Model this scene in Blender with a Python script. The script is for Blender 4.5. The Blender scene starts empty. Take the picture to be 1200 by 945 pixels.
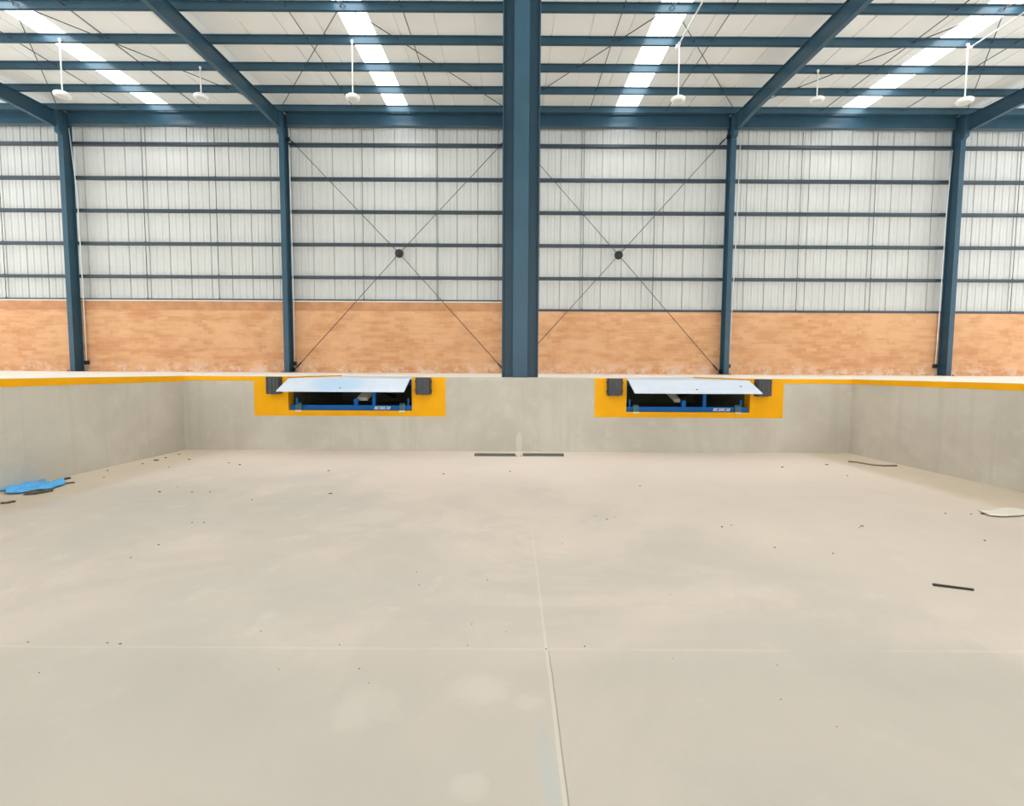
import bpy, bmesh, math, random
from mathutils import Vector, Matrix
random.seed(7)
sc = bpy.context.scene
COL = sc.collection

# ------------------------------------------------------------------ camera
FPX, H = 580.0, 1.34
TH, ROLL = math.atan(38.5/FPX), math.radians(.3)
F = Vector((0, math.cos(TH), -math.sin(TH))); U0 = Vector((0, math.sin(TH), math.cos(TH))); R0 = Vector((1, 0, 0))
RT = R0*math.cos(ROLL)+U0*math.sin(ROLL); UP = U0*math.cos(ROLL)-R0*math.sin(ROLL)
CAM = Vector((0, 0, H))
def ray(x, y): return F*FPX+RT*(x-600)-UP*(y-472.5)
def onY(x, y, Y): d = ray(x, y); return CAM+d*(Y/d.y)
def onZ(x, y, Z): d = ray(x, y); return CAM+d*((Z-H)/d.z)
cd = bpy.data.cameras.new('camera'); cam = bpy.data.objects.new('camera', cd); COL.objects.link(cam)
cd.sensor_width = 36; cd.lens = FPX*36/1200; cd.clip_start = .05; cd.clip_end = 300
m = Matrix((RT, UP, -F)).transposed().to_4x4(); m.translation = CAM; cam.matrix_world = m
sc.camera = cam

# ------------------------------------------------------------------ materials
def srgb(r, g, b):
    f = lambda c: ((c/255+.055)/1.055)**2.4 if c > 10 else c/255/12.92
    return (f(r), f(g), f(b), 1)
class Mat:
    def __init__(s, name):
        s.m = bpy.data.materials.new(name); s.m.use_nodes = True
        s.nt = s.m.node_tree; s.b = s.nt.nodes['Principled BSDF']
    def n(s, t, **kw):
        nd = s.nt.nodes.new(t)
        for k, v in kw.items():
            if k in nd.inputs: nd.inputs[k].default_value = v
            else: setattr(nd, k, v)
        return nd
    def l(s, a, b): s.nt.links.new(a, b)
    def coord(s): return s.n('ShaderNodeTexCoord').outputs['Object']
    def mapping(s, scale):
        mp = s.n('ShaderNodeMapping'); mp.inputs['Scale'].default_value = scale
        s.l(s.coord(), mp.inputs['Vector']); return mp.outputs[0]
    def noise(s, scale, detail=4, rough=.6, vec=None, dist=0):
        nd = s.n('ShaderNodeTexNoise'); nd.inputs['Scale'].default_value = scale
        nd.inputs['Detail'].default_value = detail; nd.inputs['Roughness'].default_value = rough
        nd.inputs['Distortion'].default_value = dist
        s.l(vec or s.coord(), nd.inputs['Vector']); return nd.outputs['Fac']
    def ramp(s, fac, p0, p1):
        r = s.n('ShaderNodeMapRange'); r.inputs[1].default_value = p0; r.inputs[2].default_value = p1
        r.interpolation_type = 'SMOOTHSTEP'
        s.l(fac, r.inputs[0]); return r.outputs[0]
    def math(s, op, a, b=None, c=None):
        nd = s.n('ShaderNodeMath'); nd.operation = op
        for i, v in enumerate((a, b, c)):
            if v is None: continue
            if isinstance(v, (int, float)): nd.inputs[i].default_value = v
            else: s.l(v, nd.inputs[i])
        return nd.outputs[0]
    def mix(s, fac, a, b, mode='MIX'):
        nd = s.n('ShaderNodeMix'); nd.data_type = 'RGBA'; nd.blend_type = mode
        for i, v in ((0, fac), (6, a), (7, b)):
            if hasattr(v, 'links'): s.l(v, nd.inputs[i])
            else: nd.inputs[i].default_value = v
        return nd.outputs[2]
    def sep(s, vec):
        nd = s.n('ShaderNodeSeparateXYZ'); s.l(vec, nd.inputs[0]); return nd.outputs
    def bump(s, h, strength=.2, dist=.01):
        b = s.n('ShaderNodeBump'); b.inputs['Strength'].default_value = strength; b.inputs['Distance'].default_value = dist
        s.l(h, b.inputs['Height']); s.l(b.outputs[0], s.b.inputs['Normal'])

def simple(name, rgb, rough=.5, metal=0, var=.12, scale=3, spec=.5, bump=0):
    M = Mat(name); c = srgb(*rgb)
    d = tuple(v*(1-var) for v in c[:3])+(1,)
    f = M.noise(scale, 5)
    M.l(M.mix(M.ramp(f, .3, .7), c, d), M.b.inputs['Base Color'])
    M.b.inputs['Roughness'].default_value = rough; M.b.inputs['Metallic'].default_value = metal
    M.b.inputs['Specular IOR Level'].default_value = spec
    if bump: M.bump(M.noise(scale*12, 6), bump, .004)
    return M.m

def seg_mask(M, xyz, cx, cy, rx, ry, edge=.5, noise=None):
    """soft elliptical stain: 1 inside"""
    a = M.math('DIVIDE', M.math('SUBTRACT', xyz[0], cx), rx)
    b = M.math('DIVIDE', M.math('SUBTRACT', xyz[1], cy), ry)
    d = M.math('ADD', M.math('MULTIPLY', a, a), M.math('MULTIPLY', b, b))
    if noise is not None: d = M.math('ADD', d, M.math('MULTIPLY', M.math('SUBTRACT', noise, .5), 1.6))
    r = M.n('ShaderNodeMapRange'); M.l(d, r.inputs[0]); r.interpolation_type = 'SMOOTHSTEP'
    r.inputs[1].default_value = 1-edge; r.inputs[2].default_value = 1+edge; r.inputs[3].default_value = 1; r.inputs[4].default_value = 0
    return r.outputs[0]
def line_mask(M, v, at, w):
    d = M.math('ABSOLUTE', M.math('SUBTRACT', v, at))
    r = M.n('ShaderNodeMapRange'); M.l(d, r.inputs[0]); r.inputs[1].default_value = w*.5; r.inputs[2].default_value = w
    r.inputs[3].default_value = 1; r.inputs[4].default_value = 0
    return r.outputs[0]

def mat_floor():
    M = Mat('pit_concrete'); xyz = M.sep(M.coord())
    base, warm, grey, pale = srgb(204, 192, 177), srgb(213, 196, 180), srgb(190, 181, 169), srgb(220, 210, 197)
    n1 = M.noise(.32, 4, .55, dist=.6); n2 = M.noise(1.1, 6, .65, dist=.4); n3 = M.noise(3.2, 6, .6)
    c = M.mix(M.ramp(n1, .38, .62), grey, warm)
    c = M.mix(M.math('MULTIPLY', M.ramp(n2, .42, .66), .55), c, base)
    # scattered trowel patches: paler blotches and greyer scuffs
    c = M.mix(M.math('MULTIPLY', M.ramp(n3, .57, .72), .3), c, pale)
    c = M.mix(M.math('MULTIPLY', M.ramp(M.noise(2.1, 7, .7, dist=.8), .53, .7), .42), c, srgb(184, 175, 163))
    big = M.math('MULTIPLY', M.ramp(M.noise(.85, 6, .65, dist=1.0), .42, .6), M.ramp(xyz[1], 7.0, 3.0))
    c = M.mix(M.math('MULTIPLY', big, .5), c, srgb(187, 178, 165))
    # warmer right-hand half, paler towards the dock wall, yellowish dust line along the walls
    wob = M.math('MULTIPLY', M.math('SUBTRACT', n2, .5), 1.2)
    right = M.ramp(M.math('ADD', M.math('SUBTRACT', xyz[0], M.math('MULTIPLY', xyz[1], -.55)), wob), 3.2, 4.2)
    c = M.mix(M.math('MULTIPLY', right, .45), c, srgb(220, 203, 184))
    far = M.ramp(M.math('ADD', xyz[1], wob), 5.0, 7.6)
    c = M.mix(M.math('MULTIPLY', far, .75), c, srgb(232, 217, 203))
    side = M.ramp(M.math('ADD', M.math('ABSOLUTE', M.math('SUBTRACT', xyz[0], .09)), M.math('MULTIPLY', wob, .3)), 4.75, 5.0)
    c = M.mix(M.math('MULTIPLY', side, .3), c, srgb(205, 186, 150))
    # greyer tone on the near side of the cross joint
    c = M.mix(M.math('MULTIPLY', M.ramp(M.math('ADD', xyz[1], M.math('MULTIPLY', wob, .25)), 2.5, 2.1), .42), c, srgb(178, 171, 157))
    # saw-cut joints
    jn = M.ramp(M.noise(1.5, 3), .35, .5)
    jx = M.math('MULTIPLY', line_mask(M, M.math('ADD', xyz[0], M.math('MULTIPLY', n2, .02)), .185, .009), M.ramp(xyz[1], 6.0, 1.5))
    jy = M.math('MULTIPLY', line_mask(M, M.math('ADD', xyz[1], M.math('MULTIPLY', n3, .02)), 2.36, .012), M.math('MULTIPLY', jn, .55))
    c = M.mix(M.math('MULTIPLY', M.math('MAXIMUM', jx, jy), .28), c, srgb(232, 222, 204))
    jd = M.math('MULTIPLY', line_mask(M, M.math('ADD', xyz[0], M.math('MULTIPLY', n2, .02)), .197, .003), M.ramp(xyz[1], 2.4, 2.25))
    c = M.mix(M.math('MULTIPLY', jd, .6), c, srgb(110, 100, 88))
    # blue chalk smear beside the joint, bottom of the photo
    st = M.math('MULTIPLY', seg_mask(M, (M.math('ADD', xyz[0], M.math('MULTIPLY', xyz[1], .05)), xyz[1]), .215, 1.6, .03, .24, .8, n3), .24)
    c = M.mix(st, c, srgb(160, 184, 188))
    # little pale plaster splats
    nsp = M.math('MULTIPLY', M.noise(7, 6, .7), 2.2)
    nsp = M.math('SUBTRACT', nsp, .6)
    for (px, py, r) in ((437, 605, .22), (415, 620, .08), (548, 922, .05), (560, 808, .1), (352, 630, .07), (620, 822, .05), (430, 830, .12)):
        p = onZ(px, py, -.03)
        c = M.mix(M.math('MULTIPLY', seg_mask(M, xyz, p.x, p.y, r*1.2, r, .8, nsp), .15), c, srgb(232, 218, 204))
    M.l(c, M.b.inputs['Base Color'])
    M.l(M.math('ADD', M.math('MULTIPLY', n2, .3), .5), M.b.inputs['Roughness'])
    M.b.inputs['Specular IOR Level'].default_value = .25
    M.bump(M.noise(9, 8, .7), .12, .006)
    return M.m
def mat_concrete_wall():
    M = Mat('dock_wall_concrete'); v = M.coord(); xyz = M.sep(v)
    n1 = M.noise(.7, 5, .6, dist=.5); n2 = M.noise(4, 6, .65)
    c = M.mix(M.ramp(n1, .35, .65), srgb(186, 178, 163), srgb(200, 193, 178))
    c = M.mix(M.math('MULTIPLY', M.ramp(n2, .5, .75), .35), c, srgb(211, 205, 193))
    streak = M.noise(1, 4, .6, M.mapping((5, 5, .25)))
    c = M.mix(M.math('MULTIPLY', M.ramp(streak, .52, .7), .35), c, srgb(176, 170, 154))
    # pale plaster blob under the column
    c = M.mix(M.math('MULTIPLY', seg_mask(M, (xyz[0], xyz[2]), .12, .12, .05, .16, .5, n2), .55), c, srgb(214, 210, 200))
    M.l(c, M.b.inputs['Base Color']); M.b.inputs['Roughness'].default_value = .8
    M.b.inputs['Specular IOR Level'].default_value = .2
    M.bump(M.noise(7, 7, .7), .15, .006)
    return M.m
def mat_brick():
    M = Mat('orange_brick'); v = M.coord()
    mp = M.n('ShaderNodeMapping'); mp.inputs['Rotation'].default_value = (math.radians(90), 0, 0); M.l(v, mp.inputs[0])
    br = M.n('ShaderNodeTexBrick'); M.l(mp.outputs[0], br.inputs['Vector'])
    br.inputs['Color1'].default_value = srgb(205, 150, 105); br.inputs['Color2'].default_value = srgb(221, 171, 129)
    br.inputs['Mortar'].default_value = srgb(211, 167, 130)
    br.inputs['Scale'].default_value = 1; br.inputs['Brick Width'].default_value = .36; br.inputs['Row Height'].default_value = .13
    br.inputs['Mortar Size'].default_value = .008; br.inputs['Mortar Smooth'].default_value = .4; br.inputs['Bias'].default_value = -.1
    n = M.noise(.55, 6, .65, dist=.6); c = br.outputs['Color']
    c = M.mix(M.math('MULTIPLY', M.ramp(n, .4, .62), .7), c, srgb(224, 175, 132))
    c = M.mix(M.math('MULTIPLY', M.ramp(M.noise(1, 5, .6, M.mapping((.9, .9, 5))), .5, .68), .55), c, srgb(199, 141, 97))
    z = M.sep(v)[2]
    low = M.math('MULTIPLY', M.ramp(M.noise(2.2, 6, .75), .47, .58), M.ramp(z, 1.75, 1.25))
    c = M.mix(M.math('MULTIPLY', low, .6), c, srgb(230, 208, 190))
    low2 = M.math('MULTIPLY', M.ramp(M.noise(3.7, 5, .7), .56, .64), M.ramp(z, 1.55, 1.25))
    c = M.mix(M.math('MULTIPLY', low2, .5), c, srgb(172, 120, 90))
    c = M.mix(M.math('MULTIPLY', M.ramp(M.noise(1, 6, .65, M.mapping((.45, .45, 2.6))), .5, .66), .4), c, srgb(194, 135, 90))
    M.l(c, M.b.inputs['Base Color']); M.b.inputs['Roughness'].default_value = .85
    M.b.inputs['Specular IOR Level'].default_value = .2
    M.bump(br.outputs['Fac'], -.3, .006)
    return M.m
def mat_steel():
    M = Mat('slate_blue_steel_paint')
    n = M.noise(1.3, 4)
    M.l(M.mix(M.ramp(n, .3, .7), srgb(55, 85, 101), srgb(49, 78, 93)), M.b.inputs['Base Color'])
    M.b.inputs['Roughness'].default_value = .33; M.b.inputs['Specular IOR Level'].default_value = .33
    return M.m
def mat_sky_panel():
    M = Mat('translucent_skylight')
    M.b.inputs['Base Color'].default_value = (.95, .97, 1, 1)
    M.b.inputs['Emission Color'].default_value = (.93, .97, 1, 1); M.b.inputs['Emission Strength'].default_value = SKYL
    return M.m

def mat_lip_blue():
    M = Mat('lip_plate_with_blue_film'); xyz = M.sep(M.coord()); n = M.noise(4, 5)
    c = M.mix(M.ramp(n, .3, .7), srgb(214, 221, 231), srgb(206, 214, 225))
    c = M.mix(M.math('MULTIPLY', seg_mask(M, (xyz[0], xyz[1]), -.12, -.33, .42, .28, .7, n), .75), c, srgb(176, 206, 232))
    M.l(c, M.b.inputs['Base Color']); M.b.inputs['Roughness'].default_value = .4
    return M.m
SKYL, WORLD, EXPO = 7.0, 2.0, -.07
MT = dict(
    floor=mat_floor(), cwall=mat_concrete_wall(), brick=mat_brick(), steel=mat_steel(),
    deck=simple('deck_concrete', (250, 240, 226), .6, var=.08, scale=.8, spec=.3),
    brickcap=simple('brick_coping', (206, 150, 108), .85, var=.25, scale=2.2, spec=.2),
    clad=simple('cream_sheet_steel', (204, 203, 197), .38, var=.05, scale=.6, spec=.4),
    roofs=simple('cream_roof_sheet', (240, 241, 238), .5, var=.05, scale=.5, spec=.3),
    flash=simple('pale_flashing', (214, 212, 202), .5, var=.05),
    yellow=simple('safety_yellow_paint', (244, 172, 0), .55, var=.08, scale=2.5, spec=.2),
    sky=mat_sky_panel(),
    white=simple('white_enamel', (240, 240, 236), .35, var=.03),
    lens=simple('lamp_lens', (206, 206, 200), .3, var=.04),
    dark=simple('dark_iron', (26, 27, 31), .45, var=.2, scale=9),
    rod=simple('dark_rod', (72, 74, 76), .5, var=.15),
    girt=simple('girt_steel', (54, 66, 76), .4, var=.12),
    blue=simple('leveler_blue_paint', (0, 98, 176), .45, var=.15, scale=5, spec=.25),
    lipb=mat_lip_blue(),
    lip=simple('primed_lip_plate', (214, 221, 231), .4, var=.07, scale=2.2, spec=.4),
    keep=simple('grey_green_keeper', (66, 104, 108), .5, var=.2, scale=8),
    cyl=simple('grey_primer', (170, 166, 152), .45, var=.1, scale=8),
    rubber=simple('black_rubber', (74, 75, 78), .6, var=.25, scale=14, spec=.4),
    rubber2=simple('worn_rubber', (84, 85, 87), .6, var=.25, scale=14, spec=.4),
    decal=simple('pale_decal', (205, 215, 232), .4, var=.2, scale=40),
    olive=simple('pit_side_concrete', (120, 116, 92), .8, var=.2),
    strip=simple('grey_drain_metal', (122, 120, 112), .55, metal=.4, var=.2, scale=12),
    bluefilm=simple('blue_plastic_film', (84, 182, 246), .3, var=.18, scale=6),
    whitefilm=simple('white_film', (230, 222, 206), .45, var=.08, scale=5),
    debris=simple('brown_scrap', (104, 90, 72), .9, var=.35, scale=30),
    stick=simple('dark_stick', (48, 38, 32), .6, var=.35, scale=12),
    wire=simple('brown_wire', (128, 102, 84), .7, var=.2),
)

# ------------------------------------------------------------------ mesh builder
class MB:
    def __init__(s): s.v = []; s.f = []; s.mi = []; s.cur = 0; s.sm = []
    def add(s, vs, fs, smooth=False):
        o = len(s.v); s.v += [Vector(v) for v in vs]
        for f in fs: s.f.append([i+o for i in f]); s.mi.append(s.cur); s.sm.append(smooth)
    def hexa(s, p):   # p: 4 bottom ccw, 4 top ccw
        s.add(p, [(3, 2, 1, 0), (4, 5, 6, 7), (0, 1, 5, 4), (1, 2, 6, 5), (2, 3, 7, 6), (3, 0, 4, 7)]); return s
    def box(s, x0, x1, y0, y1, z0, z1, fz=None):
        g = fz or (lambda y: 0)
        return s.hexa([(x0, y0, z0+g(y0)), (x1, y0, z0+g(y0)), (x1, y1, z0+g(y1)), (x0, y1, z0+g(y1)),
                       (x0, y0, z1+g(y0)), (x1, y0, z1+g(y0)), (x1, y1, z1+g(y1)), (x0, y1, z1+g(y1))])
    def tube(s, pts, r, n=8, r2=None):
        pts = [Vector(p) for p in pts]; rings = []
        for i, p in enumerate(pts):
            t = (pts[min(i+1, len(pts)-1)]-pts[max(i-1, 0)]).normalized()
            a = t.orthogonal().normalized() if abs(t.z) > .95 else t.cross(Vector((0, 0, 1))).normalized()
            b = t.cross(a); rr = r if r2 is None else r+(r2-r)*i/(len(pts)-1)
            rings.append([p+a*rr*math.cos(k*2*math.pi/n)+b*rr*math.sin(k*2*math.pi/n) for k in range(n)])
        vs = [v for g in rings for v in g]; fs = []
        for i in range(len(pts)-1):
            for k in range(n):
                fs.append((i*n+k, i*n+(k+1) % n, (i+1)*n+(k+1) % n, (i+1)*n+k))
        s.add(vs, fs, True)
        o = len(s.v)-len(vs)
        s.f.append([o+k for k in range(n)][::-1]); s.f.append([o+(len(pts)-1)*n+k for k in range(n)])
        s.mi += [s.cur]*2; s.sm += [False]*2
        return s
    def lathe(s, c, prof, axis='z', n=24):
        c = Vector(c); vs = []
        for (r, h) in prof:
            for k in range(n):
                a = k*2*math.pi/n
                vs.append(c+(Vector((r*math.cos(a), r*math.sin(a), h)) if axis == 'z' else Vector((r*math.cos(a), h, r*math.sin(a)))))
        fs = []
        for i in range(len(prof)-1):
            for k in range(n): fs.append((i*n+k, i*n+(k+1) % n, (i+1)*n+(k+1) % n, (i+1)*n+k))
        fs.append(tuple(range(n))[::-1]); fs.append(tuple((len(prof)-1)*n+k for k in range(n)))
        s.add(vs, fs, False); return s
    def build(s, name, mats, parent=None, bevel=0, label=None):
        me = bpy.data.meshes.new(name)
        off = Vector(parent['_loc']) if parent is not None and '_loc' in parent else Vector()
        me.from_pydata([v-off for v in s.v], [], s.f)
        for mm in (mats if isinstance(mats, (list, tuple)) else [mats]): me.materials.append(mm)
        me.polygons.foreach_set('material_index', s.mi); me.polygons.foreach_set('use_smooth', s.sm)
        bm = bmesh.new(); bm.from_mesh(me); bmesh.ops.recalc_face_normals(bm, faces=bm.faces); bm.to_mesh(me); bm.free()
        me.update()
        o = bpy.data.objects.new(name, me); COL.objects.link(o)
        if parent is not None: o.parent = parent
        o['_loc'] = list(off)
        if bevel:
            b = o.modifiers.new('bevel', 'BEVEL'); b.width = bevel; b.segments = 2; b.limit_method = 'ANGLE'
        if label: o['label'] = label
        return o
def empty(name, loc, label, cat, group=None):
    o = bpy.data.objects.new(name, None); COL.objects.link(o); o.location = loc; o['_loc'] = list(loc)
    o.empty_display_size = .1
    return tag(o, label, cat, group)
def tag(o, label, cat, group=None):
    o['label'] = label; o['category'] = cat
    if group: o['group'] = group
    return o
def struct(o, label, cat):
    o['kind'] = 'structure'; o['label'] = label; o['category'] = cat; return o

# ------------------------------------------------------------------ key dimensions
ZF, ZD = -.03, 1.215                  # pit floor, deck
YW = 8.29                             # dock wall face
XL, XR = -5.52, 5.70                  # pit corners
KL, KR = .045, .062                   # how the pit's side walls open out towards the camera
YB = -9.0                             # rear end of the modelled hall
EX = 23.8                             # half width of the hall
CF, CB = 17.85, 18.24                 # wall columns front / back
YG0, YG1 = 18.25, 18.40               # girts
YC = 18.43                            # cladding plane
SL = .054
def zp(y): return 9.269+SL*y          # underside of the purlins
PH = .2
def zr(y): return zp(y)+PH            # underside of the roof sheet
COLS = [-15.82, -8.113, -.12, 7.708, 15.715]
FX, FY = .135, 8.80                   # front column

# ------------------------------------------------------------------ setting: floors and dock walls
xl = lambda y: XL-KL*(YW-y)
xr = lambda y: XR+KR*(YW-y)
b = MB(); b.hexa([(xl(YB), YB, ZF-.2), (xr(YB), YB, ZF-.2), (XR, YW, ZF-.2), (XL, YW, ZF-.2),
                  (xl(YB), YB, ZF), (xr(YB), YB, ZF), (XR, YW, ZF), (XL, YW, ZF)])
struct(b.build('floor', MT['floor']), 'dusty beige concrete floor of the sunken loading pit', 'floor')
LEV = [(-3.757, -1.675), (1.915, 3.995)]
PZ, PY = .645, 10.9                   # leveler pits: bottom, rear wall
b = MB(); yt = ZD-.04
for (x0, x1) in ((XL, LEV[0][0]), (LEV[0][1], LEV[1][0]), (LEV[1][1], XR)):
    b.box(x0, x1, YW+.2, PY, yt, ZD)
b.box(XL, XR, PY, YC+.25, yt, ZD)
b.box(-EX, XL, YW, YC+.25, yt, ZD); b.box(XR, EX, YW, YC+.25, yt, ZD)
b.hexa([(-EX, YB, yt), (xl(YB)-.2, YB, yt), (XL-.2, YW, yt), (-EX, YW, yt), (-EX, YB, ZD), (xl(YB)-.2, YB, ZD), (XL-.2, YW, ZD), (-EX, YW, ZD)])
b.hexa([(xr(YB)+.2, YB, yt), (EX, YB, yt), (EX, YW, yt), (XR+.2, YW, yt), (xr(YB)+.2, YB, ZD), (EX, YB, ZD), (EX, YW, ZD), (XR+.2, YW, ZD)])
struct(b.build('floor_deck', MT['deck']), 'pale cream concrete dock deck raised above the pit', 'floor')
b = MB()
for (x0, x1) in ((XL-.2, LEV[0][0]), (LEV[0][1], LEV[1][0]), (LEV[1][1], XR+.2)):
    b.box(x0, x1, YW, YW+.2, ZF-.2, ZD)
for (x0, x1) in LEV:
    b.box(x0, x1, YW, YW+.2, ZF-.2, PZ)
struct(b.build('wall_dock', MT['cwall']), 'grey concrete dock wall across the end of the pit', 'wall')
b = MB(); b.hexa([(xl(YB)-.2, YB, ZF-.2), (xl(YB), YB, ZF-.2), (XL, YW, ZF-.2), (XL-.2, YW, ZF-.2),
                  (xl(YB)-.2, YB, ZD), (xl(YB), YB, ZD), (XL, YW, ZD), (XL-.2, YW, ZD)])
struct(b.build('wall_left', MT['cwall']), 'grey concrete retaining wall on the left of the pit', 'wall')
b = MB(); b.hexa([(xr(YB), YB, ZF-.2), (xr(YB)+.2, YB, ZF-.2), (XR+.2, YW, ZF-.2), (XR, YW, ZF-.2),
                  (xr(YB), YB, ZD), (xr(YB)+.2, YB, ZD), (XR+.2, YW, ZD), (XR, YW, ZD)])
struct(b.build('wall_right', MT['cwall']), 'grey concrete retaining wall on the right of the pit', 'wall')
# lining of the two leveler pits
for i, (x0, x1) in enumerate(LEV):
    b = MB(); b.box(x0, x1, YW+.2, PY, PZ-.1, PZ); b.box(x0, x1, PY, PY+.1, PZ-.1, yt)
    b.box(x0-.1, x0, YW+.2, PY+.1, PZ-.1, yt); b.box(x1, x1+.1, YW+.2, PY+.1, PZ-.1, yt)
    struct(b.build('wall_recess', MT['olive']), 'concrete recess under the %s dock leveler' % ('left', 'right')[i], 'wall')
# yellow paint
T = .004
def trim(n, b, label): struct(b.build('trim_%d' % n, MT['yellow']), label, 'paint')
FR = [(-4.325, -1.115), (1.385, 4.55)]
for i in range(2):
    (a0, a1), (o0, o1) = FR[i], LEV[i]
    b = MB(); zb = .556; zt = ZD
    b.box(a0, o0, YW-T, YW, zb, zt); b.box(o1, a1, YW-T, YW, zb, zt); b.box(o0, o1, YW-T, YW, zb, PZ)
    # painted returns inside the opening and the curb edges alongside the platform
    b.box(o0, o0+T, YW-T, YW+.2, PZ, zt); b.box(o1-T, o1, YW-T, YW+.2, PZ, zt); b.box(o0, o1, YW-T, YW+.2, PZ, PZ+T)
    b.box(o0, o0+T, YW+.2, PY, ZD-.06, zt); b.box(o1-T, o1, YW+.2, PY, ZD-.06, zt)
    trim(1+i, b, 'safety yellow painted surround of the %s dock leveler' % ('left', 'right')[i])
b = MB(); b.box(XL, FR[0][0], YW-T, YW, ZD-.075, ZD); trim(3, b, 'short yellow edge line from left pit corner to left leveler surround')
b = MB(); b.box(FR[1][1], XR, YW-T, YW, ZD-.075, ZD); trim(4, b, 'short yellow edge line from right pit corner to right leveler surround')
b = MB(); b.hexa([(xl(YB), YB, ZD-.1), (xl(YB)+T, YB, ZD-.1), (XL+T, YW, ZD-.09), (XL, YW, ZD-.09), (xl(YB), YB, ZD), (xl(YB)+T, YB, ZD), (XL+T, YW, ZD), (XL, YW, ZD)])
trim(5, b, 'yellow edge line along top of left pit wall')
b = MB(); b.hexa([(xr(YB)-T, YB, ZD-.09), (xr(YB), YB, ZD-.09), (XR, YW, ZD-.08), (XR-T, YW, ZD-.08), (xr(YB)-T, YB, ZD), (xr(YB), YB, ZD), (XR, YW, ZD), (XR-T, YW, ZD)])
trim(6, b, 'yellow edge line along top of right pit wall')

# ------------------------------------------------------------------ back wall
BTL, BTR = 3.79, 3.52
XM = .2
b = MB(); b.box(-EX, XM, CB+.02, YC+.22, ZD, BTL-.31)
struct(b.build('wall_back_brick', MT['brick']), 'orange brick dado wall left of the front column', 'wall')
b = MB(); b.box(-EX, XM, CB+.0, YC+.22, BTL-.31, BTL)
struct(b.build('trim_7', MT['brickcap']), 'darker orange coping course on top of the left brick wall', 'trim')
b = MB(); b.box(XM, EX, CB+.02, YC+.22, ZD, BTR)
struct(b.build('wall_back_brick', MT['brick']), 'lower orange brick dado wall right of the front column', 'wall')
b = MB(); b.box(-EX, XM, CB, YC+.02, BTL, BTL+.04)
struct(b.build('trim_8', MT['flash']), 'pale flashing on top of the left brick wall', 'trim')
def sheet(x0, x1, z0, z1):
    b = MB(); pr = []; x = x0; k = 0
    while x < x1-1e-6:
        major = k % 3 == 0
        if major: pr += [(x, 0), (x+.008, .04), (x+.03, .04), (x+.04, 0)]
        else: pr += [(x, 0), (x+.022, .016), (x+.056, .016), (x+.08, 0)]
        # stiffening swage in the pan
        pr += [(x+.15, 0), (x+.158, .004), (x+.178, .004), (x+.186, 0)]
        x += .25; k += 1
    pr.append((x, 0)); n = len(pr)
    vs = [(p[0], YC+p[1], z) for z in (z0, z1) for p in pr]+[(p[0], YC+p[1]+.012, z) for z in (z0, z1) for p in pr]
    fs = [(i, i+1, n+i+1, n+i) for i in range(n-1)]+[(2*n+i, 3*n+i, 3*n+i+1, 2*n+i+1) for i in range(n-1)]
    b.add(vs, fs); return b
struct(sheet(-EX, XM, BTL+.04, zr(YC)).build('wall_back_cladding', MT['clad']), 'cream ribbed steel wall cladding left of the front column', 'wall')
struct(sheet(XM, EX, BTR, zr(YC)).build('wall_back_cladding', MT['clad']), 'cream ribbed steel wall cladding right of the front column', 'wall')

# ------------------------------------------------------------------ roof
SKY = [(-20.6, -19.9), (-12.62, -11.9), (-4.37, -3.65), (3.52, 4.27), (11.32, 12.14), (19.6, 20.35)]
YR1 = YC+.3
def roof_span(x0, x1):
    pr = [(x0, 0)]; x = math.ceil(x0+.02)
    while x < x1-.06:
        pr += [(x-.018, 0), (x-.01, .024), (x+.01, .024), (x+.018, 0)]
        x += 1
    pr.append((x1, 0)); n = len(pr); vs = []
    for t in (0, .07):
        for y in (YB, YR1): vs += [(p[0], y, zr(y)+(p[1] if t == 0 else t)) for p in pr]
    fs = [(i, i+1, n+i+1, n+i) for i in range(n-1)]+[(2*n+i, 3*n+i, 3*n+i+1, 2*n+i+1) for i in range(n-1)]
    return vs, fs
b = MB(); xs = [-EX]+[v for s in SKY for v in s]+[EX]
for i in range(0, len(xs), 2):
    vs, fs = roof_span(xs[i], xs[i+1]); b.add(vs, fs)
struct(b.build('ceiling', MT['roofs']), 'cream sheet steel underside of the sloping roof', 'ceiling')
SN = ['far-left', 'outer left', 'inner left', 'inner right', 'outer right', 'far-right']
for i, (x0, x1) in enumerate(SKY):
    b = MB(); b.box(x0+.01, x1-.01, YB, YC, 0, .02, zr)
    struct(b.build('window_%d' % (i+1), MT['sky']), '%s glowing white skylight strip in the roof' % SN[i], 'skylight')

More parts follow.
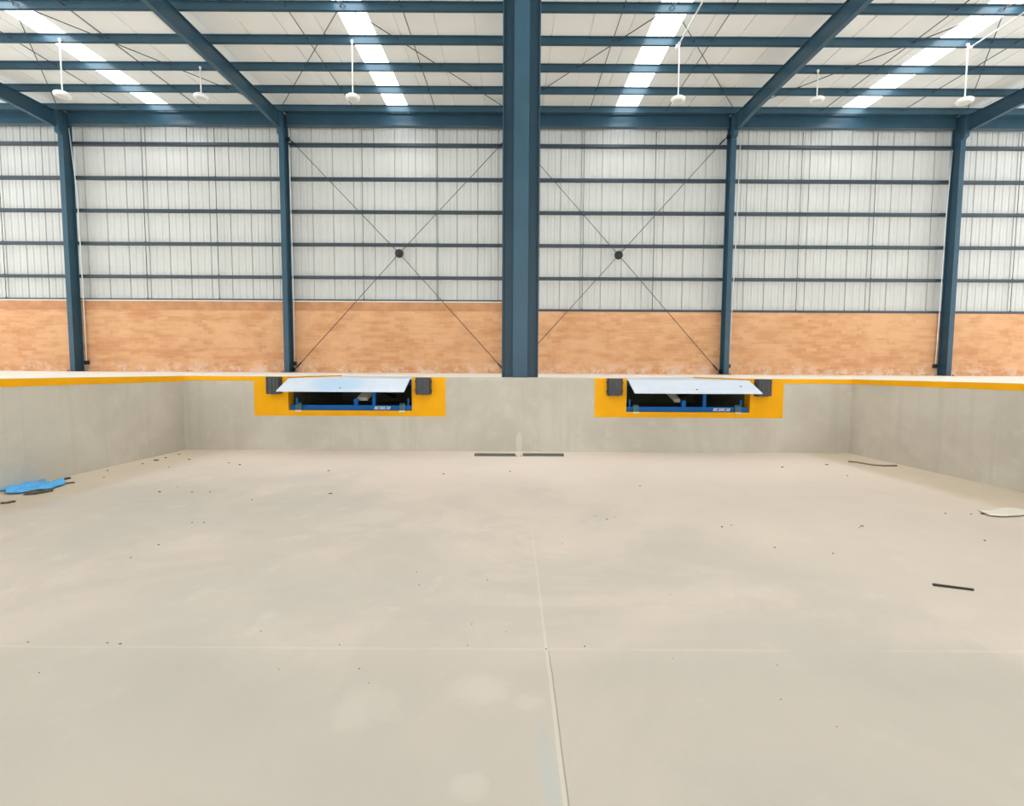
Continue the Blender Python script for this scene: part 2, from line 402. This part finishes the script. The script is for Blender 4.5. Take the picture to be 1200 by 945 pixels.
# ------------------------------------------------------------------ wall columns, rafters
CN = ['leftmost', 'second from left', 'hidden middle', 'second from right', 'rightmost']
for x, nm in zip(COLS, CN):
    lab = {'leftmost': 'leftmost dark slate steel wall column near the left picture edge',
           'second from left': 'dark slate steel wall column left of the left cross brace',
           'hidden middle': 'dark slate steel wall column standing behind the big front column',
           'second from right': 'dark slate steel wall column right of the right cross brace',
           'rightmost': 'rightmost dark slate steel wall column near the right picture edge'}[nm]
    e = empty('steel_column', (x, (CF+CB)/2, ZD), lab, 'column', 'steel columns along the brick wall')
    w = .088; zt = zp(CF)+.11
    MB().box(x-w, x+w, CF, CF+.018, ZD+.02, zt).build('front_flange', MT['steel'], e)
    MB().box(x-w, x+w, CB-.018, CB, ZD+.02, zt).build('back_flange', MT['steel'], e)
    MB().box(x-.012, x+.012, CF+.018, CB-.018, ZD+.02, zt).build('web', MT['steel'], e)
    b = MB().box(x-.17, x+.17, CF-.05, CB, ZD, ZD+.02)
    b.build('base_plate', MT['steel'], e)
    for sx in (-1, 1):
        MB().lathe((x+sx*.13, CF-.025, ZD+.02), [(.014, 0), (.014, .025), (.008, .025), (.008, .05)], n=8).build('anchor_bolt', MT['dark'], e)
    # knee bracket under the rafter
    MB().hexa([(x-.08, CF-.14, zp(CF)-.72), (x+.08, CF-.14, zp(CF)-.72), (x+.08, CF, zp(CF)-.78), (x-.08, CF, zp(CF)-.78),
               (x-.08, CF-.14, zp(CF)-.02), (x+.08, CF-.14, zp(CF)-.02), (x+.08, CF, zp(CF)-.02), (x-.08, CF, zp(CF)-.02)]).build('knee_bracket', MT['steel'], e, .01)
    # rafter
    lab = {'leftmost': 'short visible dark rafter cut by the left picture edge',
           'second from left': 'dark sloping roof rafter rising left of the front column',
           'hidden middle': 'dark sloping roof rafter running behind the top of the front column',
           'second from right': 'dark sloping roof rafter rising right of the front column',
           'rightmost': 'short visible dark rafter cut by the right picture edge'}[nm]
    y0 = YB+.2; y1 = CF-.14; rx = x*1.0055
    e = empty('rafter', (rx, y1, zp(y1)-.5), lab, 'rafter', 'rafters under the roof')
    dp = lambda y: -.47-.08*max(0, (y-16.2)/1.7) if y > 16.2 else -.47
    hw = .066; ys = [y0, 16.2, y1]
    MB().box(rx-hw, rx+hw, y0, y1, -.014, 0, zp).build('top_flange', MT['steel'], e)
    b = MB(); w_ = MB()
    for a, c in zip(ys, ys[1:]):
        for q, h0, h1, half in ((b, lambda y: dp(y), lambda y: dp(y)+.016, hw), (w_, lambda y: dp(y)+.016, lambda y: -.014, .011)):
            q.hexa([(rx-half, a, zp(a)+h0(a)), (rx+half, a, zp(a)+h0(a)), (rx+half, c, zp(c)+h0(c)), (rx-half, c, zp(c)+h0(c)),
                    (rx-half, a, zp(a)+h1(a)), (rx+half, a, zp(a)+h1(a)), (rx+half, c, zp(c)+h1(c)), (rx-half, c, zp(c)+h1(c))])
    b.build('bottom_flange', MT['steel'], e); w_.build('web', MT['steel'], e)

# ------------------------------------------------------------------ front cruciform column
e = empty('steel_column', (FX, FY, ZD), 'tall slate blue cross-shaped column at the dock edge, centre of photo', 'column')
zt = zp(FY)
hw, hf, t = .318, .125, .02
MB().box(FX-hf, FX+hf, FY-hw, FY-hw+t, ZD, zt).build('front_flange', MT['steel'], e)
MB().box(FX-hf, FX+hf, FY+hw-t, FY+hw, ZD, zt).build('back_flange', MT['steel'], e)
MB().box(FX-.01, FX+.01, FY-hw+t, FY+hw-t, ZD, zt).build('web', MT['steel'], e)
for sx in (-1, 1):
    xa = FX+sx*hw
    MB().box(min(xa, xa-sx*t), max(xa, xa-sx*t), FY-hf, FY+hf, ZD, zt).build('side_flange', MT['steel'], e)
    MB().box(min(FX+sx*.01, xa-sx*t), max(FX+sx*.01, xa-sx*t), FY-.01, FY+.01, ZD, zt).build('side_web', MT['steel'], e)

# ------------------------------------------------------------------ purlins (Z sections running across the hall)
ORD = ['first', 'second', 'third', 'fourth', 'fifth']
PUR = [17.71, 16.42, 15.12, 13.81, 12.49]
ya = PUR[-1]
while ya > YB+1.5: ya -= 1.307; PUR.append(ya)
for i, y in enumerate(PUR):
    if i == 0: lab = 'dark steel eave purlin lying just above the eave beams'
    elif i < 5: lab = 'dark steel roof purlin, %s out from the eave purlin' % ORD[i-1]
    else: lab = 'dark steel roof purlin overhead, nearer than the top of the photo'
    z = zp(y); b = MB(); t = .006
    b.box(-EX, EX, y, y+t, z, z+PH); b.box(-EX, EX, y-.05, y, z+PH-t, z+PH); b.box(-EX, EX, y, y+.06, z, z+t)
    tag(b.build('purlin', MT['steel']), lab, 'purlin', 'roof purlins' if i < 5 else 'purlins above the picture')

# ------------------------------------------------------------------ eave beams, girts, sag rods on the wall
EDGE = [-EX]+COLS+[EX]
BAY = ['bay left of the leftmost column', 'bay between the two left columns', 'left cross-braced bay', 'right cross-braced bay',
       'bay between the two right columns', 'bay right of the rightmost column']
GZ = [9.36, 8.17, 7.02, 5.855, 4.68]
RN = ['topmost', 'second from the top', 'third from the top', 'fourth from the top', 'fifth from the top', 'bottom']
SAG = {0: [1.4], 1: [None, None], 2: [None, None], 3: [None, None], 4: [None, None], 5: [None]}
SAGP = {0: [(1, 250)], 1: [(165, 160), (250.7, 160)], 2: [(423.8, 170), (512.5, 170)], 3: [(684.8, 170), (769, 170)],
        4: [(940.7, 175), (1028.6, 170)], 5: [(1193, 240)]}
for k in range(6):
    x0, x1 = EDGE[k]+(.092 if k else 0), EDGE[k+1]-(.092 if k < 5 else 0)
    # eave beam
    e = empty('eave_beam', ((x0+x1)/2, 18.05, 9.9), 'deep dark eave beam over the %s' % BAY[k], 'beam', 'eave beams between the wall columns')
    zb, zt = 9.9, 10.335
    MB().box(x0, x1, 17.99, 18.19, zb, zb+.014).build('bottom_flange', MT['steel'], e)
    MB().box(x0, x1, 17.99, 18.19, zt-.014, zt).build('top_flange', MT['steel'], e)
    MB().box(x0, x1, 18.08, 18.092, zb+.014, zt-.014).build('web', MT['steel'], e)
    bot = 3.84 if k < 3 else 3.53
    for r, z in enumerate(GZ+[bot]):
        h = .098 if r < 5 else .085
        b = MB(); g0, g1 = x0-.092, x1+.092
        if k == 0: g0 = x0
        if k == 5: g1 = x1
        z0 = z-h/2
        if k == 2 and r == 5: g1 = XM-.005
        if k == 3: g0 = XM+.005
        if k == 2: g1 = XM-.005
        b.box(g0+.003, g1-.003, YG0, YG0+.005, z0, z0+h); b.box(g0+.003, g1-.003, YG0, YG1, z0, z0+.005); b.box(g0+.003, g1-.003, YG0, YG0+.05, z0+h-.005, z0+h)
        tag(b.build('girt', MT['girt']), 'dark horizontal wall girt, %s, in the %s' % (RN[r], BAY[k]), 'girt', 'girts along the clad wall')
    for j, p in enumerate(SAGP[k]):
        q = onY(p[0], p[1], 18.3)
        side = '' if len(SAGP[k]) == 1 else (('left ', 'right ')[j])
        b = MB().tube([(q.x, 18.31, bot), (q.x, 18.31, 9.9)], .011, 6)
        for z in GZ+[bot]: b.box(q.x-.03, q.x+.03, 18.29, 18.33, z+.06, z+.075)
        tag(b.build('sag_rod', MT['rod']), 'thin %svertical tie rod between girts in the %s' % (side, BAY[k]), 'rod', 'vertical tie rods on the clad wall')

# ------------------------------------------------------------------ cross braces
def cross(xa, xb, zlo, zhi, hx, hz, lab):
    y = 18.12
    e = empty('cross_brace', (hx, y, hz), lab, 'brace', 'wall cross braces')
    for (x, z) in ((xa, zlo), (xa, zhi), (xb, zlo), (xb, zhi)):
        d = Vector((x-hx, 0, z-hz)).normalized()
        MB().tube([(hx+d.x*.1, y, hz+d.z*.1), (x, y, z)], .0125, 8).build('rod', MT['rod'], e)
        s = 1 if x == xb else -1
        MB().box(min(x, x+s*.12), max(x, x+s*.12), y-.012, y+.012, z-.07, z+.07).build('end_plate', MT['dark'], e)
        MB().tube([(x-d.x*.34, y, z-d.z*.34), (x-d.x*.1, y, z-d.z*.1)], .026, 8).build('turnbuckle', MT['dark'], e)
    h = MB().lathe((hx, y, hz), [(.10, -.07), (.135, -.055), (.15, -.03), (.15, .03), (.12, .045)], 'y', 20).build('hub', MT['dark'], e)
    MB().lathe((hx, y, hz), [(.05, -.085), (.06, -.08), (.06, -.068)], 'y', 6).build('hub_bolt', MT['dark'], h)
cross(-7.93, -.29, 1.33, 9.47, -4.085, 5.51, 'thin rod cross brace with round dark hub left of the front column')
cross(.05, 7.55, 1.33, 9.62, 3.81, 5.49, 'thin rod cross brace with round dark hub right of the front column')

# ------------------------------------------------------------------ roof tie rods and bracing
RS = [(-13.4, 'left of the outer left skylight'), (-10.81, 'right of the outer left skylight'), (-5.49, 'left of the inner left skylight'),
      (-2.70, 'right of the inner left skylight'), (2.63, 'left of the inner right skylight'), (5.26, 'right of the inner right skylight'),
      (10.62, 'left of the outer right skylight'), (13.36, 'right of the outer right skylight')]
for x, nm in RS:
    b = MB().tube([(x, YB+1.5, zp(YB+1.5)+.09), (x, 17.71, zp(17.71)+.09)], .012, 6)
    for y in PUR: b.lathe((x, y-.018, zp(y)+.09+.0), [(.022, 0), (.022, .014)], 'y', 6)
    tag(b.build('sag_rod', MT['rod']), 'thin dark tie rod through the purlins, %s' % nm, 'rod', 'roof tie rods')
YD = 7.2
for k in range(6):
    xa = EDGE[k]; xb = EDGE[k+1]
    if k == 0: xa = -23.6
    if k == 5: xb = 23.6
    off = .16
    for j, (p, q) in enumerate(((xa+off, xb-off), (xb-off, xa+off))):
        y1 = 17.6
        n = ('from left column', 'from right column')[j]
        b = MB().tube([(p, y1, zp(y1)+.1), (q, YD, zp(YD)+.1)], .012, 6)
        tag(b.build('roof_brace', MT['rod']), 'diagonal roof brace rod %s, %s' % (n, BAY[k]), 'brace', 'diagonal roof brace rods')

# ------------------------------------------------------------------ pendant lights and conduits
def lamp(x, y, zd, lab, r=.185):
    e = empty('pendant_light', (x, y, zd), lab, 'light', 'disc lights hanging from the purlins')
    yy = y-.03
    MB().tube([(x, yy, zd+.11), (x, yy, zp(y)+.05)], .017, 8).build('stem', MT['white'], e)
    MB().box(x-.03, x+.03, y-.045, y, zp(y)+.01, zp(y)+.07).build('bracket', MT['white'], e)
    MB().lathe((x, yy, zd), [(r*.82, -.02), (r, .0), (r, .045), (r*.75, .08), (r*.3, .095), (.035, .115)], 'z', 28).build('disc', MT['white'], e)
    MB().lathe((x, yy, zd), [(r*.62, -.026), (r*.62, -.018)], 'z', 28).build('lens', MT['lens'], e)
lamp(-12.09, 13.81, 8.62, 'white disc light hanging left of the outer left skylight', .2)
lamp(-4.31, 13.81, 8.59, 'white disc light hanging left of the inner left skylight')
lamp(4.41, 13.81, 8.58, 'white disc light hanging right of the inner right skylight')
lamp(12.09, 13.81, 8.58, 'white disc light hanging right of the outer right skylight', .2)
lamp(-9.17, 15.12, 9.28, 'faint small white disc light beside the rafter left of centre', .2)
lamp(8.9, 15.12, 9.28, 'faint small white disc light beside the rafter right of centre', .2)
for x, lab in ((4.37, 'thin white conduit running forward from the light beside inner right skylight'), (12.15, 'thin white conduit running forward from the light beside outer right skylight')):
    b = MB().tube([(x, YB+2, zp(YB+2)-.03), (x, 13.81, zp(13.81)-.03)], .02, 8)
    b.box(x-.05, x+.05, 13.76, 13.86, zp(13.81)-.06, zp(13.81))
    tag(b.build('conduit', MT['white']), lab, 'conduit')
# conduits on the wall columns
def colpipe(pts, box, lab, lab2, off):
    P = [onY(px, py, 18.18) for (px, py) in pts]
    b = MB().tube(P, .016, 8)
    q = P[-1]
    tag(b.build('conduit', MT['white']), lab, 'conduit', 'white conduits down the wall columns')
    e = empty('junction_box', (q.x, 18.18, q.z-.14), lab2, 'junction box', 'junction boxes at the column feet')
    MB().box(q.x-.055, q.x+.055, 18.13, 18.25, q.z-.14, q.z-.0).build('case', MT['dark'], e, .008)
    MB().box(q.x-.045, q.x+.045, 18.122, 18.13, q.z-.13, q.z-.01).build('cover', MT['dark'], e)
colpipe([(80.5, 150), (90.6, 230), (97.7, 349), (101.5, 423)], 0, 'thin white conduit down the right side of the leftmost column', 'small black junction box at foot of the leftmost column', 1)
colpipe([(338.5, 170), (341, 250), (344, 350), (345.3, 424)], 0, 'thin white conduit down the column left of the left cross brace', 'small black junction box at foot of column left of the left cross brace', 1)
colpipe([(867.5, 170), (864, 250), (858, 360), (854, 427)], 0, 'thin white conduit down the column right of the right cross brace', 'small black junction box at foot of column right of the right cross brace', 1)
colpipe([(1116, 176), (1109, 253), (1101, 366), (1096.3, 427)], 0, 'thin white conduit down the left side of the rightmost column', 'small black junction box at foot of the rightmost column', 1)

# ------------------------------------------------------------------ dock levelers
def leveler(i):
    x0, x1 = LEV[i]; x0 += .012; x1 -= .012
    side = ('left', 'right')[i]
    e = empty('dock_leveler', ((x0+x1)/2, YW+.1, PZ), ('dock leveler left of the front column, blue frame under a whitish lip plate',
              'dock leveler right of the front column, blue frame under a whitish lip plate')[i], 'dock leveler', 'dock levelers')
    zt = 1.188
    MB().box(x0, x1, YW+.0, PY-.03, zt-.012, zt).build('platform', MT['lip'], e)
    # joists below the platform
    for k in range(5):
        xx = x0+.2+k*(x1-x0-.4)/4
        MB().box(xx-.03, xx+.03, YW+.3, PY-.1, zt-.13, zt-.012).build('joist', MT['blue'], e)
    MB().box(x0, x1, YW+.24, YW+.27, zt-.11, zt-.012).build('front_header', MT['blue'], e)
    # side aprons below the platform edge
    for xs in (x0+.005, x1-.011):
        MB().hexa([(xs, YW+.03, .98), (xs+.006, YW+.03, .98), (xs+.006, PY-.2, .86), (xs, PY-.2, .86),
                   (xs, YW+.03, zt-.012), (xs+.006, YW+.03, zt-.012), (xs+.006, PY-.2, zt-.012), (xs, PY-.2, zt-.012)]).build('toe_guard', MT['blue'], e)
    # lip, hinged at the platform edge and hanging forward and down
    lx0, lx1 = x0+.012, x1-.022
    ya, za, yb, zb = YW-.012, zt, 7.82, 1.0
    t = .02
    lip = MB().hexa([(lx0, yb, zb-t), (lx1, yb, zb-t), (lx1, ya, za-t), (lx0, ya, za-t), (lx0, yb, zb), (lx1, yb, zb), (lx1, ya, za), (lx0, ya, za)])
    lip = lip.build('lip', MT['lipb' if i == 0 else 'lip'], e, .003)
    for bx_, f in ({0: ((-2.755, .78),), 1: ((2.96, .76), (3.72, .5))}[i]):
        yy = ya+(yb-ya)*f; zz = za+(zb-za)*f
        MB().lathe((bx_, yy, zz-.004), [(.016, 0), (.016, .009), (.009, .012)], n=10).build('bolt', MT['dark'], lip)
    for k in range(6):
        a = lx0+.1+k*(lx1-lx0-.4)/5
        MB().tube([(a, YW+.0, zt-.028), (a+.2, YW+.0, zt-.028)], .013, 8).build('hinge_knuckle', MT['blue'], e)
    # base frame
    fy = YW+.045
    fb = MB().box(x0, x1, fy, fy+.09, PZ+.005, PZ+.09).build('frame_beam', MT['blue'], e, .004)
    bx = {0: -2.64, 1: 2.905}[i]; px = {0: -2.335, 1: 3.255}[i]
    MB().box(bx-.035, bx+.035, fy+.01, fy+.08, PZ+.09, PZ+.2).build('strut_bracket', MT['blue'], e, .004)
    MB().box(px-.028, px+.028, fy+.01, fy+.06, PZ+.09, 1.15).build('support_post', MT['blue'], e, .004)
    s = 1 if i == 0 else -1
    # grey strut leaning up towards the rear
    A = Vector((bx+s*.015, fy+.085, PZ+.19)); Bp = Vector((bx+s*.2, fy+.5, 1.13))
    MB().hexa([A+Vector((-.02, 0, -.03)), A+Vector((.14*s+.02, 0, -.03)), Bp+Vector((.14*s+.02, 0, -.03)), Bp+Vector((-.02, 0, -.03)),
               A+Vector((-.02, 0, .03)), A+Vector((.14*s+.02, 0, .03)), Bp+Vector((.14*s+.02, 0, .03)), Bp+Vector((-.02, 0, .03))]).build('lifting_strut', MT['cyl'], e, .006, 'grey slanted strut')
    # hydraulic cylinder deeper in the pit
    MB().tube([(px-s*.2, PY-.3, PZ+.12), (px-s*.2, YW+.9, 1.02)], .045, 12).build('hydraulic_cylinder', MT['dark'], e)
    for kx in ({0: (-3.585, -1.845), 1: (2.085, 3.80)}[i]):
        MB().hexa([(kx-.05, YW+.005, PZ+.006), (kx+.05, YW+.005, PZ+.006), (kx+.05, YW+.04, PZ+.006), (kx-.05, YW+.04, PZ+.006),
                   (kx-.05, YW+.005, PZ+.10), (kx+.05, YW+.005, PZ+.10), (kx+.05, YW+.04, PZ+.13), (kx-.05, YW+.04, PZ+.13)]).build('lip_keeper', MT['keep'], e, .004, 'grey-green lip keeper block')
        MB().box(kx-.05, kx+.05, YW-.012, YW+.003, PZ-.018, PZ+.008).build('keeper_foot', MT['flash'], e, label='pale keeper foot')
    for ux in ({0: (-3.64, -1.755), 1: (1.99, 3.87)}[i]):
        MB().box(ux-.014, ux+.014, fy+.02, fy+.06, PZ+.09, PZ+.21).build('stop_lug', MT['blue'], e)
    # pale slanted lettering on the beam, too small to read
    dx0, dx1 = {0: (-2.33, -2.06), 1: (3.39, 3.68)}[i]
    b = MB(); z0, z1 = PZ+.022, PZ+.072; n = 9; w = (dx1-dx0)/n; sl = .02
    for k in range(n):
        a = dx0+k*w; c = a+w*.8; f = fy-.002
        if k in (2, 6):
            zm = (z0+z1)/2
            for (u, v) in ((z0, z0+.012), (z1-.012, z1)):
                o = sl*(u-z0)/(z1-z0)
                b.hexa([(a+o, f, u), (c+o, f, u), (c+o, fy, u), (a+o, fy, u), (a+o+.005, f, v), (c+o+.005, f, v), (c+o+.005, fy, v), (a+o+.005, fy, v)])
        else:
            b.hexa([(a, f, z0), (c, f, z0), (c, fy, z0), (a, fy, z0), (a+sl, f, z1), (c+sl, f, z1), (c+sl, fy, z1), (a+sl, fy, z1)])
    b.build('decal', MT['decal'], fb, label='pale slanted lettering')
leveler(0); leveler(1)

def bumper(x0, x1, lab):
    D = .12; z0, z1 = .925, ZD-.003
    e = empty('dock_bumper', ((x0+x1)/2, YW, z0), lab, 'bumper', 'rubber dock bumpers')
    n = 9; b = MB(); a0, a1 = x0+.014, x1-.014; w = (a1-a0)/n
    for k in range(n):
        b.cur = k % 2
        dz = .004*((k*7) % 3)
        b.box(a0+k*w+.001, a0+(k+1)*w-.001, YW-T-D+.004*((k*5) % 3), YW-T, z0+dz, z1-.002)
    b.build('rubber_pad', [MT['rubber'], MT['rubber2']], e)
    for xx in (x0, x1-.012):
        MB().box(xx, xx+.012, YW-T-D*.8, YW-T, z0+.01, z1-.006).build('end_angle', MT['rubber'], e)
    for zz in (z0+.07, z1-.07):
        for xx, d in ((x0, -1), (x1, 1)):
            MB().tube([(xx, YW-T-D*.45, zz), (xx+d*.016, YW-T-D*.45, zz)], .014, 8).build('tie_bolt', MT['dark'], e)
bumper(-4.075, -3.845, 'dark rubber dock bumper at outer left end of the left leveler')
bumper(-1.60, -1.35, 'dark rubber dock bumper between left leveler and front column')
bumper(1.585, 1.83, 'dark rubber dock bumper between front column and right leveler')
bumper(4.05, 4.30, 'dark rubber dock bumper at outer right end of the right leveler')

# ------------------------------------------------------------------ things on the pit floor
def G(px, py): return onZ(px, py, ZF)
for (a, c, lab) in ((556, 604, 'left of two flat grey metal strips at foot of the dock wall'), (612.5, 661, 'right of two flat grey metal strips at foot of the dock wall')):
    p, q = G(a, 534), G(c, 534.4); b = MB()
    b.box(p.x, q.x, p.y-.075, p.y+.045, ZF, ZF+.006); b.box(p.x, q.x, p.y+.035, p.y+.045, ZF, ZF+.03)
    tag(b.build('drain_strip', MT['strip'], None, .002), lab, 'metal strip', 'metal strips on the pit floor')
p, q = G(1093, 686.5), G(1141, 692.5); d = (q-p).normalized(); nrm = Vector((-d.y, d.x, 0))*.009
b = MB(); b.hexa([p-nrm, q-nrm, q+nrm, p+nrm, p-nrm+Vector((0, 0, .014)), q-nrm*.7+Vector((0, 0, .014)), q+nrm*.7+Vector((0, 0, .013)), p+nrm+Vector((0, 0, .014))])
tag(b.build('stick', MT['stick'], None, .003), 'short dark stick lying on the pit floor at right', 'stick')

def film(name, outline, mat, hgt, lab, cat, seed):
    """crumpled film: subdivided outline with folds, closed to the floor"""
    rnd = random.Random(seed)
    pts = [G(*p) for p in outline]
    me = bmesh.new(); vs = [me.verts.new(p) for p in pts]; f = me.faces.new(vs)
    bmesh.ops.triangulate(me, faces=[f])
    for _ in range(4): bmesh.ops.subdivide_edges(me, edges=me.edges[:], cuts=1, use_grid_fill=True)
    from mathutils import noise
    for v in me.verts:
        n = abs(noise.noise(Vector((v.co.x*5, v.co.y*4, seed))))*.9+abs(noise.noise(Vector((v.co.x*13, v.co.y*11, seed+3))))*.45
        v.co.z = ZF+.012+hgt*n*(.15 if v.is_boundary else 1)
    m_ = bpy.data.meshes.new(name); me.normal_update(); me.to_mesh(m_); me.free(); m_.materials.append(mat)
    o = bpy.data.objects.new(name, m_); COL.objects.link(o)
    s = o.modifiers.new('thickness', 'SOLIDIFY'); s.thickness = .008; s.offset = -1
    for pl in m_.polygons: pl.use_smooth = True
    return tag(o, lab, cat)
film('plastic_sheet', [(-14, 570), (-2, 566), (18, 565.5), (36, 562), (53, 561), (53, 567), (62, 567.5), (75, 566.5), (76, 569), (60, 574), (40, 576), (24, 579.5), (6, 580), (9, 576), (-14, 578)],
     MT['bluefilm'], .07, 'crumpled bright blue plastic sheet on floor by the left pit wall', 'plastic sheet', 2)
film('plastic_sheet', [(1146, 600), (1158, 601), (1172, 598), (1184, 597.5), (1200, 600), (1212, 603), (1196, 606), (1176, 607), (1160, 606)],
     MT['whitefilm'], .015, 'crumpled whitish plastic scrap on floor by the right pit wall', 'plastic sheet', 9)
def scrap(pts, r, lab, name='debris_strip'):
    P = [G(*p)+Vector((0, 0, r*.45)) for p in pts]; b = MB()
    rnd = random.Random(pts[0][0]); rings = []
    b.tube(P, r, 6)
    for i, v in enumerate(b.v):
        v.z = ZF+max(0, (v.z-ZF)*.6)+.001
        v.x += rnd.uniform(-.4, .4)*r; v.y += rnd.uniform(-.4, .4)*r
    return tag(b.build(name, MT['debris']), lab, 'debris', 'brown scraps around the blue plastic sheet')
scrap([(30, 580), (41, 579.5), (52, 577.5), (61, 576)], .035, 'thick brown scrap at lower edge of the blue plastic sheet')
scrap([(58, 568.5), (66, 565.5), (72, 563.5), (81, 561.5)], .03, 'ragged brown scrap at upper right tip of the blue plastic sheet')
scrap([(74, 567.5), (81, 566.8), (87, 566.4)], .018, 'thin brown scrap right of the tip of the blue plastic sheet')
scrap([(2, 590.5), (8, 590.5), (17, 588.7)], .022, 'brown scrap lying on floor in front of the blue plastic sheet')
P = [G(*p)+Vector((0, 0, .008)) for p in ((994, 541.7), (1004, 542.6), (1014, 544.4), (1024, 546), (1036, 546.8), (1051, 546.6))]
tag(MB().tube(P, .013, 6).build('wire', MT['wire']), 'thin brown wire lying on floor near the right pit corner', 'wire')

CR = [(183, 540, 2), (194, 537, 1.2), (167, 544, 1), (210, 533, 1), (222, 539, 1), (198, 548, .8), (126, 552, 1), (122, 560, .8), (187, 577, 1.5), (225, 577, 1), (208, 571, .7),
      (246, 577, .9), (295, 586, 1), (387, 579, 1.8), (225, 613, .9), (239, 613, .9), (186, 639, 1), (153, 654, 1), (488, 671, 1), (491, 686, .7), (571, 680, .8),
      (141, 755, 1.2), (126, 754, .9), (33, 753, .9), (46, 789, .7), (306, 740, .8), (398, 756, .8), (421, 784, 1), (432, 801, .7), (553, 732, .8), (548, 757, .8), (593, 741, .8),
      (327, 785, .7), (281, 545, 1.6), (268, 543, 1), (385, 552, 1), (917, 548, 1.5), (969, 545, 1.2), (750, 570, .9), (711, 609, 1.1), (698, 605, .7), (720, 606, .8),
      (846, 618, 1.4), (857, 616, .8), (908, 642, .9), (976, 649, 1), (993, 558, .9), (1010, 617, 1.3), (1007, 619, .8), (1108, 602, .8), (1154, 634, 1.1), (1138, 603, .8), (1151, 603, 1.4),
      (640, 761, .9), (685, 758, 1.2), (659, 638, .7), (785, 697, .6), (788, 772, .6), (915, 820, .7), (981, 852, .6), (911, 780, .7), (520, 556, 1.2), (598, 553, 1.2), (605, 535, 1), (610, 535, 1)]
for i, (px, py, s) in enumerate(CR):
    p = G(px, py); r = s*.7*(p-CAM).length/FPX*1.0; b = MB()
    rnd = random.Random(i*13+1)
    n = 7; rr = [r*rnd.uniform(.65, 1.3) for _ in range(n)]; st = rnd.uniform(1.1, 1.9)
    ring = lambda k, z: [(p.x+rr[j]*k*st*math.cos(j*2*math.pi/n), p.y+rr[j]*k*math.sin(j*2*math.pi/n), z) for j in range(n)]
    vs = ring(1, ZF)+ring(.9, ZF+r*.5)+ring(.5, ZF+r*rnd.uniform(.7, 1))
    fs = [(j+a*n, (j+1) % n+a*n, (j+1) % n+(a+1)*n, j+(a+1)*n) for a in (0, 1) for j in range(n)]+[tuple(range(n))[::-1], tuple(2*n+j for j in range(n))]
    b.add(vs, fs)
    tag(b.build('debris_crumb', MT['debris']), 'tiny dark crumb of debris scattered on the pit floor', 'debris', 'debris crumbs on the pit floor')

# ------------------------------------------------------------------ light: daylight from the open sides and the skylights, added fill from below
w = bpy.data.worlds.new('sky'); sc.world = w; w.use_nodes = True
bg = w.node_tree.nodes['Background']; bg.inputs[1].default_value = WORLD
wn = w.node_tree; tc = wn.nodes.new('ShaderNodeTexCoord'); sp = wn.nodes.new('ShaderNodeSeparateXYZ'); wn.links.new(tc.outputs['Generated'], sp.inputs[0])
cr = wn.nodes.new('ShaderNodeValToRGB'); wn.links.new(sp.outputs[2], cr.inputs[0])
cr.color_ramp.elements[0].position = 0; cr.color_ramp.elements[0].color = (1.75, 1.86, 1.92, 1)     # added fill below the horizon, brightens the roof underside
cr.color_ramp.elements[1].position = .03; cr.color_ramp.elements[1].color = (.92, .965, 1.0, 1)   # sky
wn.links.new(cr.outputs[0], bg.inputs[0])

for o in bpy.data.objects:
    if '_loc' in o: del o['_loc']
sc.view_settings.view_transform = 'Standard'; sc.view_settings.look = 'None'; sc.view_settings.gamma = 1
sc.view_settings.exposure = EXPO; sc.view_settings.use_curve_mapping = False
sc.cycles.use_denoising = True
sc.cycles.max_bounces = 10; sc.cycles.diffuse_bounces = 6
